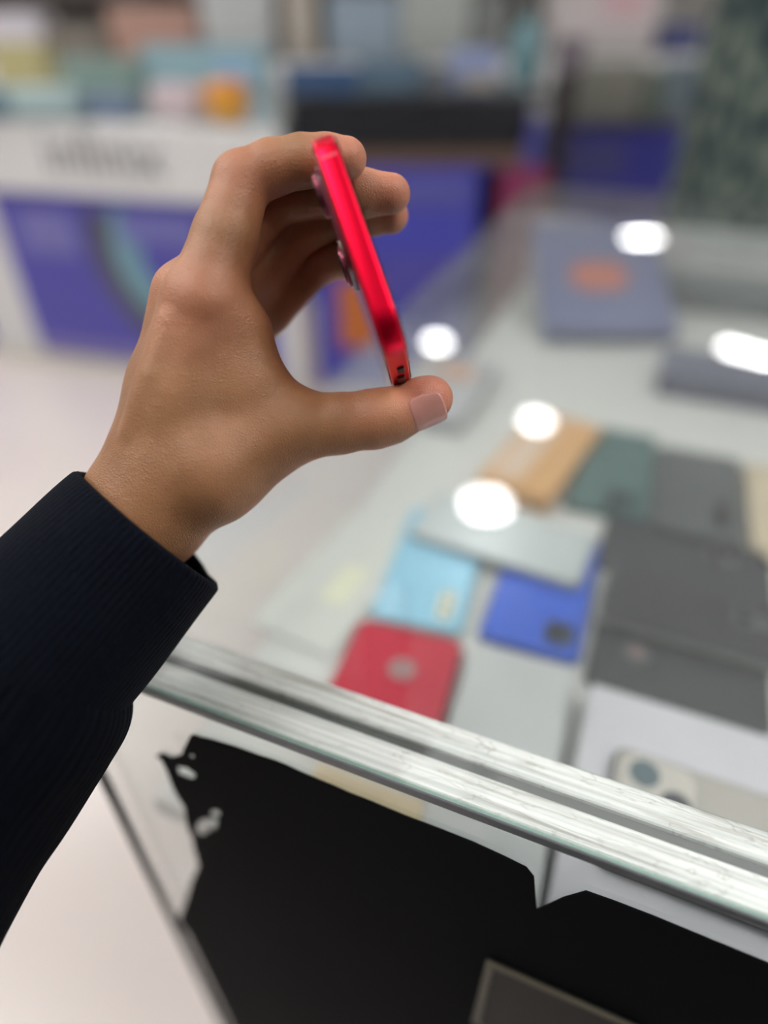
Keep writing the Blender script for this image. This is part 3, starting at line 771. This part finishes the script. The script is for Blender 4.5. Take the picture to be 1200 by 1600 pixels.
obj('top_glass', bm_box((0, 0.33, zk1+0.005), (W2, 0.66, 0.008), 0.001, 1), M['glass'], bc)
def bpanel(name, p0, p1, m_, y=0.022, label=None):
    a = fr(*p0, D2); b = fr(*p1, D2)
    return obj(name, bm_box(((a.x+b.x)/2-xm, y, (a.z+b.z)/2), (abs(b.x-a.x), 0.012, abs(a.z-b.z)), 0.002, 1), m_, bc, label)
bpanel('poster', (470, 264), (750, 640), M['blue'], 0.022, 'blue phone poster')
bpanel('poster', (752, 264), (812, 640), mat('crimson_print', lin(132, 44, 88), 0.5, 0, 0.1, 8), 0.022, 'crimson poster strip')
bpanel('poster_patch', (526, 440), (592, 545), mat('orange_print', lin(196, 110, 50), 0.5, 0, 0.15, 10), 0.012, 'orange patch on the poster')
bpanel('poster_patch', (625, 275), (735, 325), cmat((88, 88, 168), 0.5, 0.0), 0.012)
bpanel('poster_patch', (590, 400), (720, 470), cmat((80, 76, 166), 0.5, 0.0), 0.012)
bpanel('poster_patch', (462, 470), (502, 620), cmat((196, 186, 190), 0.5, 0.0), 0.010)

# goods on the two counters
def on_top(label, x0, x1, ytop, ybase, h, depth, col, rz=0.0, name='goods_box', group='goods on the far counters', prints=(), lid=None):
    """box whose lower front edge projects to ybase on the plane h"""
    a = PH(x0, ybase, h); b = PH(x1, ybase, h); w = (b-a).length
    m_ = (a+b)/2; r = ray((x0+x1)/2, ytop); ht = CAM.z + r.z*(m_.y/r.y) - h
    ht = max(ht, 0.01)
    return carton(name, label, Vector((m_.x+depth/2*math.sin(rz), m_.y+depth/2, h)), (w, depth, ht), rz, col, lid, prints, 'box', group)
h1 = zt+0.0092
on_top('white and pink box beside the orange tub', 246, 318, 134, 184, h1, 0.10, (214, 196, 202), -0.2)
on_top('slate blue box near the front of the purple counter', 140, 212, 150, 184, h1, 0.08, (112, 130, 158), -0.2)
on_top('pale teal box near the front of the purple counter', 24, 130, 138, 186, h1, 0.10, (168, 192, 194), -0.2)
on_top('dark teal box at the left of the purple counter', -60, 22, 140, 184, h1, 0.10, (110, 140, 156), -0.2)
on_top('grey green box in the middle of the purple counter', 110, 230, 92, 158, h1, 0.12, (124, 146, 140), -0.2)
on_top('long light teal box behind the orange tub', 232, 425, 70, 142, h1, 0.10, (146, 176, 186), -0.2, prints=[('front', 0.25, 0.4, 0.3, 0.5, (140, 172, 206))])
on_top('olive yellow box at the back of the purple counter', 5, 92, 66, 150, h1, 0.10, (176, 166, 122), -0.2)
# orange tub
op = PH(345, 188, h1)
t = thing('orange_tub', 'round orange tub standing on the purple counter', 'tub', op+vl*0.06, 0)
obj('tub', bm_lathe([(0.050, 0), (0.062, 0.012), (0.068, 0.05), (0.066, 0.07)], 28), mat('orange_plastic', lin(232, 166, 62), 0.4), t, smooth=True)
obj('lid', bm_lathe([(0.069, 0.07), (0.069, 0.088), (0.05, 0.1), (0.02, 0.104)], 28), mat('orange_lid', lin(226, 150, 60), 0.4), t, smooth=True)
h2 = zk1+0.0092
on_top('navy blue box at the left of the black counter', 448, 560, 105, 148, h2, 0.12, (52, 82, 122))
on_top('steel blue box in the middle of the black counter', 562, 660, 96, 146, h2, 0.14, (88, 112, 132))
on_top('grey flat box beside the pale blue tin on the black counter', 662, 700, 104, 147, h2, 0.12, (98, 104, 110))
on_top('pale blue box on the right of the black counter', 704, 776, 78, 142, h2, 0.10, (150, 164, 204), prints=[('front', 0.1, 0.25, 0.7, 0.35, (176, 168, 152))])

# third row: grey counter further back with goods
D3 = 4.2
za = fr(640, 62, D3).z
def row_counter(label, x0, x1, d, z, depth, m_, plabel=None):
    a = fr(x0, 60, d).x; b = fr(x1, 60, d).x
    t = thing('display_counter', label, 'counter', ((a+b)/2, d, 0), 0)
    obj('body', bm_box((0, depth/2, z*0.42), (b-a-0.02, depth-0.02, z*0.84), 0.004, 1), m_, t)
    obj('fascia', bm_box((0, depth/2, z*0.92), (b-a, depth, z*0.158), 0.005, 1), M['white'], t)
    obj('top_glass', bm_box((0, depth/2, z+0.004), (b-a, depth, 0.008), 0.001, 1), M['glass'], t)
    return t
g_ = mat('grey_laminate', lin(140, 144, 142), 0.5, 0, 0.05, 8)
za = 0.98
row_counter('grey counter in the third row behind the black counter', 380, 840, D3, za, 0.6, g_)
row_counter('teal grey counter in the third row behind the purple counter', -420, 360, D3, za, 0.6, mat('teal_laminate', lin(130, 150, 148), 0.5, 0, 0.05, 8))
h3 = za+0.0082
def back_box(label, x0, x1, y0, d, h, depth, col, **k):
    a = fr(x0, y0, d); b = fr(x1, y0, d); ht = (a.z+b.z)/2-h
    return carton('goods_box', label, Vector(((a.x+b.x)/2, d+depth/2, h)), (b.x-a.x, depth, max(ht, 0.02)), 0, col, cat='box', group='goods on the back row', **k)
for (lb, x0, x1, y0, col) in (
    ('lilac white box at the left end of the back row', -40, 56, 18, (206, 200, 208)),
    ('grey brown box next to the lilac white box', 72, 160, 40, (128, 120, 112)),
    ('salmon pink box in the back row', 164, 300, 10, (190, 150, 136)),
    ('plain white box in the back row beside the salmon box', 306, 420, -30, (206, 208, 208)),
    ('small cream box in the back row', 440, 490, -20, (196, 188, 176)),
    ('pale blue box in the back row above the navy box', 510, 622, -10, (164, 182, 198)),
    ('light grey box in the back row', 626, 740, -30, (188, 194, 190)),
    ('mid grey box at the right end of the back row', 744, 800, -10, (140, 144, 142))):
    back_box(lb, x0, x1, y0, D3+0.06, h3, 0.22, col)
# tall shelving far behind
sh = thing('wall_shelf', 'dark brown shelving unit far behind the counters', 'shelf', (-0.9, 6.6, 0), 0)
bw = mat('dark_brown', lin(62, 50, 50), 0.5, 0, 0.15, 8)
for i in range(5): obj('shelf_board', bm_box((0, 0.2, 0.10+i*0.38), (5.4, 0.4, 0.03), 0.003, 1), bw, sh)
for xx in (-2.7, -0.9, 0.9, 2.7): obj('upright', bm_box((xx, 0.2, 0.83), (0.04, 0.4, 1.66), 0.003, 1), bw, sh)
obj('back_board', bm_box((0, 0.41, 0.83), (5.4, 0.02, 1.66), 0.002, 1), mat('shelf_back', lin(120, 112, 108), 0.6), sh)

# right rear: small counter with blue panel and goods
D4 = 3.0
p0 = fr(858, 196, D4); p1 = fr(1082, 320, D4)
rc = thing('display_counter', 'small far counter with a deep blue panel front', 'counter', ((p0.x+p1.x)/2, D4, 0), 0)
w4 = p1.x-p0.x
obj('body', bm_box((0, 0.25, p0.z/2), (w4, 0.5, p0.z-0.01), 0.004, 1), mat('deep_blue_panel', lin(80, 80, 178), 0.45, 0, 0.1, 6), rc)
obj('top_board', bm_box((0, 0.25, p0.z+0.008), (w4+0.02, 0.52, 0.024), 0.003, 1), mat('grey_top', lin(146, 146, 150), 0.5), rc)
obj('poster_patch', bm_box((-w4*0.2, -0.003, p0.z-0.12), (w4*0.4, 0.008, 0.14), 0.002, 1), cmat((92, 92, 156), 0.5, 0.0), rc)
h4 = p0.z+0.0202
for (lb, x0, x1, y0, yb_, dep, col) in (
    ('grey beige box on the small blue counter', 872, 1000, 98, 190, 0.16, (146, 146, 138)),
    ('pale blue grey box on the small blue counter', 1034, 1080, 96, 188, 0.12, (140, 154, 166)),
    ('sage box between two boxes on the small blue counter', 1001, 1033, 110, 189, 0.14, (122, 136, 128))):
    on_top(lb, x0, x1, y0, yb_, h4, dep, col)
row_counter('grey counter in the third row behind the small blue counter', 856, 1500, D3, 0.99, 0.6, g_)
back_box('white box with pink top on the right of the back row', 872, 1040, -20, D3+0.06, 1.0, 0.3, (222, 214, 214), prints=[('front', 0.15, 0.75, 0.4, 0.4, (228, 190, 196))])
back_box('indigo box on the right of the back row', 1042, 1100, 40, D3+0.06, 1.0, 0.3, (80, 88, 140))
# dark column and teal dispenser between the rows
dp = fr(866, 250, 2.75)
t = thing('display_post', 'slim dark display post beside the small blue counter', 'post', (dp.x, 2.75, 0), 0)
obj('post', bm_box((0, 0, 0.56), (0.07, 0.07, 1.1), 0.006, 2), mat('post_dark', lin(52, 46, 48), 0.5), t)
obj('foot', bm_disc(0.14, 0, 0.014, 0, 0, 28, 0.003), mat('post_foot', lin(44, 42, 44), 0.5), t)
obj('sign_plate', bm_box((0.0, -0.04, 1.06), (0.10, 0.012, 0.10), 0.004, 1), cmat((128, 118, 128), 0.5, 0.0), t)
bp_ = fr(822, 150, D2+0.25); 
t = thing('teal_bottle', 'teal bottle standing on the right end of the black counter', 'bottle', (fr(818, 120, D2+0.30).x, D2+0.30, h2), 0)
obj('bottle', bm_lathe([(0.045, 0), (0.05, 0.01), (0.05, 0.13), (0.03, 0.16), (0.018, 0.17), (0.018, 0.185)], 24), mat('teal_plastic', lin(112, 152, 160), 0.35), t, smooth=True)
obj('cap', bm_lathe([(0.021, 0.185), (0.021, 0.215), (0.017, 0.22)], 20), cmat((170, 176, 174), 0.4, 0.0), t, smooth=True)

# dark green mottled cloth draped over a stand
cp = fr(1185, 300, 2.05)
def camo_mat():
    m, N, L, b = new_mat('mottled_cloth')
    tc = N.new('ShaderNodeTexCoord')
    mp = N.new('ShaderNodeMapping'); mp.inputs['Rotation'].default_value = (0, 0.7, 0); mp.inputs['Scale'].default_value = (1, 1, 0.55)
    L.new(tc.outputs['Object'], mp.inputs['Vector'])
    n = N.new('ShaderNodeTexVoronoi'); n.inputs['Scale'].default_value = 26
    L.new(mp.outputs[0], n.inputs['Vector'])
    r = N.new('ShaderNodeValToRGB'); e = r.color_ramp.elements
    e[0].position = 0.25; e[0].color = (*lin(124, 136, 124), 1); e[1].position = 0.6; e[1].color = (*lin(48, 66, 68), 1)
    L.new(n.outputs['Distance'], r.inputs[0]); L.new(r.outputs[0], b.inputs['Base Color']); b.inputs['Roughness'].default_value = 0.85
    return m
bm = bmesh.new(); rings = []
NR, NH = 96, 40
for j in range(NH+1):
    q = j/NH; z = 0.02+1.38*q
    shoulder = 1.0 if q < 0.9 else math.sqrt(max(0.0, 1-((q-0.9)/0.1)**2))*0.97+0.03
    ring = []
    for i in range(NR):
        a = 2*math.pi*i/NR
        fold = 1+0.05*math.sin(9*a+1.5*math.sin(3*q))*(1.2-q)+0.03*math.sin(17*a+2)*(1-q)
        ring.append(bm.verts.new((0.30*fold*shoulder*math.copysign(abs(math.cos(a))**0.7, math.cos(a)), 0.22*fold*shoulder*math.copysign(abs(math.sin(a))**0.7, math.sin(a)), z)))
    rings.append(ring)
for a_, b_ in zip(rings, rings[1:]):
    for i in range(NR): bm.faces.new((a_[i], a_[(i+1) % NR], b_[(i+1) % NR], b_[i]))
bm.faces.new(rings[-1])
t = thing('cloth_cover', 'dark green mottled cloth draped over a tall stand', 'cloth', (fr(1090, 200, 2.05).x+0.385, 2.27, 0), 0)
obj('drape', bm, camo_mat(), t, smooth=True)
obj('stand_foot', bm_box((0, 0, 0.012), (0.5, 0.34, 0.024), 0.004, 1), M['black'], t)

# ------------------------------------------------------------------ lamps and added light panels
def mirror_ceiling(px, py, h=CEIL):
    p = PH(px, py, TOP); r = ray(px, py); k = (h-TOP)/(-r.z)
    return Vector((p.x+r.x*k, p.y+r.y*k, h))
def downlight(px, py, rad, label):
    p = mirror_ceiling(px, py); 
    t = thing('ceiling_light', label, 'light', (p.x, p.y, CEIL), 0, 'round ceiling downlights')
    obj('trim_ring', bm_slab(2*rad+0.04, 2*rad+0.04, -0.012, 0.0, rad+0.0199, 0.003, n=8), M['white'], t)
    obj('diffuser', bm_slab(2*rad, 2*rad, -0.018, -0.0125, rad*0.999, 0.0, n=8), M['spot_light'], t, 'glowing disc')
downlight(683, 537, 0.075, 'round downlight mirrored in the glass beside the red phone')
downlight(838, 660, 0.075, 'round downlight mirrored over the tan box')
downlight(760, 790, 0.11, 'large round downlight mirrored over the silver phone')
def led(label, x, y, sx, sy, rz=0, m_=None, group='added square ceiling panels'):
    t = thing('ceiling_light', label, 'light', (x, y, CEIL), rz, group)
    obj('housing', bm_box((0, 0, -0.012), (sx+0.04, sy+0.04, 0.024), 0.003, 1), M['white'], t)
    obj('diffuser', bm_box((0, 0, -0.0265), (sx, sy, 0.005), 0.001, 1), m_ or M['fill_panel_light'], t, 'glowing panel')
p = mirror_ceiling(1003, 375); led('short bright ceiling batten far down the hall', p.x, p.y, 0.32, 0.14, 0, M['spot_light'], 'bright ceiling battens')
p = mirror_ceiling(1168, 556); led('slanted bright ceiling batten right of the downlights', p.x, p.y, 0.36, 0.10, -0.75, M['spot_light'], 'bright ceiling battens')
for (x, y) in ((-2.2, 0.6), (-2.2, 2.6), (-2.2, 4.8), (-1.0, 0.05), (1.1, -0.15), (3.8, 0.4), (4.4, 3.0), (-4.2, 3.4), (-0.4, 8.4)):
    led('unseen square ceiling panel added for overhead light', x, y, 0.9, 0.9)  # out-of-view panels added to light the room and hand from above

pa = mirror_ceiling(560, 1162); pb = mirror_ceiling(960, 1310)
dd = (pb-pa).normalized(); lz_ = math.atan2(dd.y, dd.x)
print('line', pa, pb)
for k in (-0.62, 0.62):
    q = (pa+pb)/2+dd*k
    led('unseen long panel added to brighten the counter rail', q.x, q.y, 1.2, 0.24, lz_, M['rail_fill_light'], 'added light panels over the counter')  # added so the rail mirrors white; also lights the hand and counter
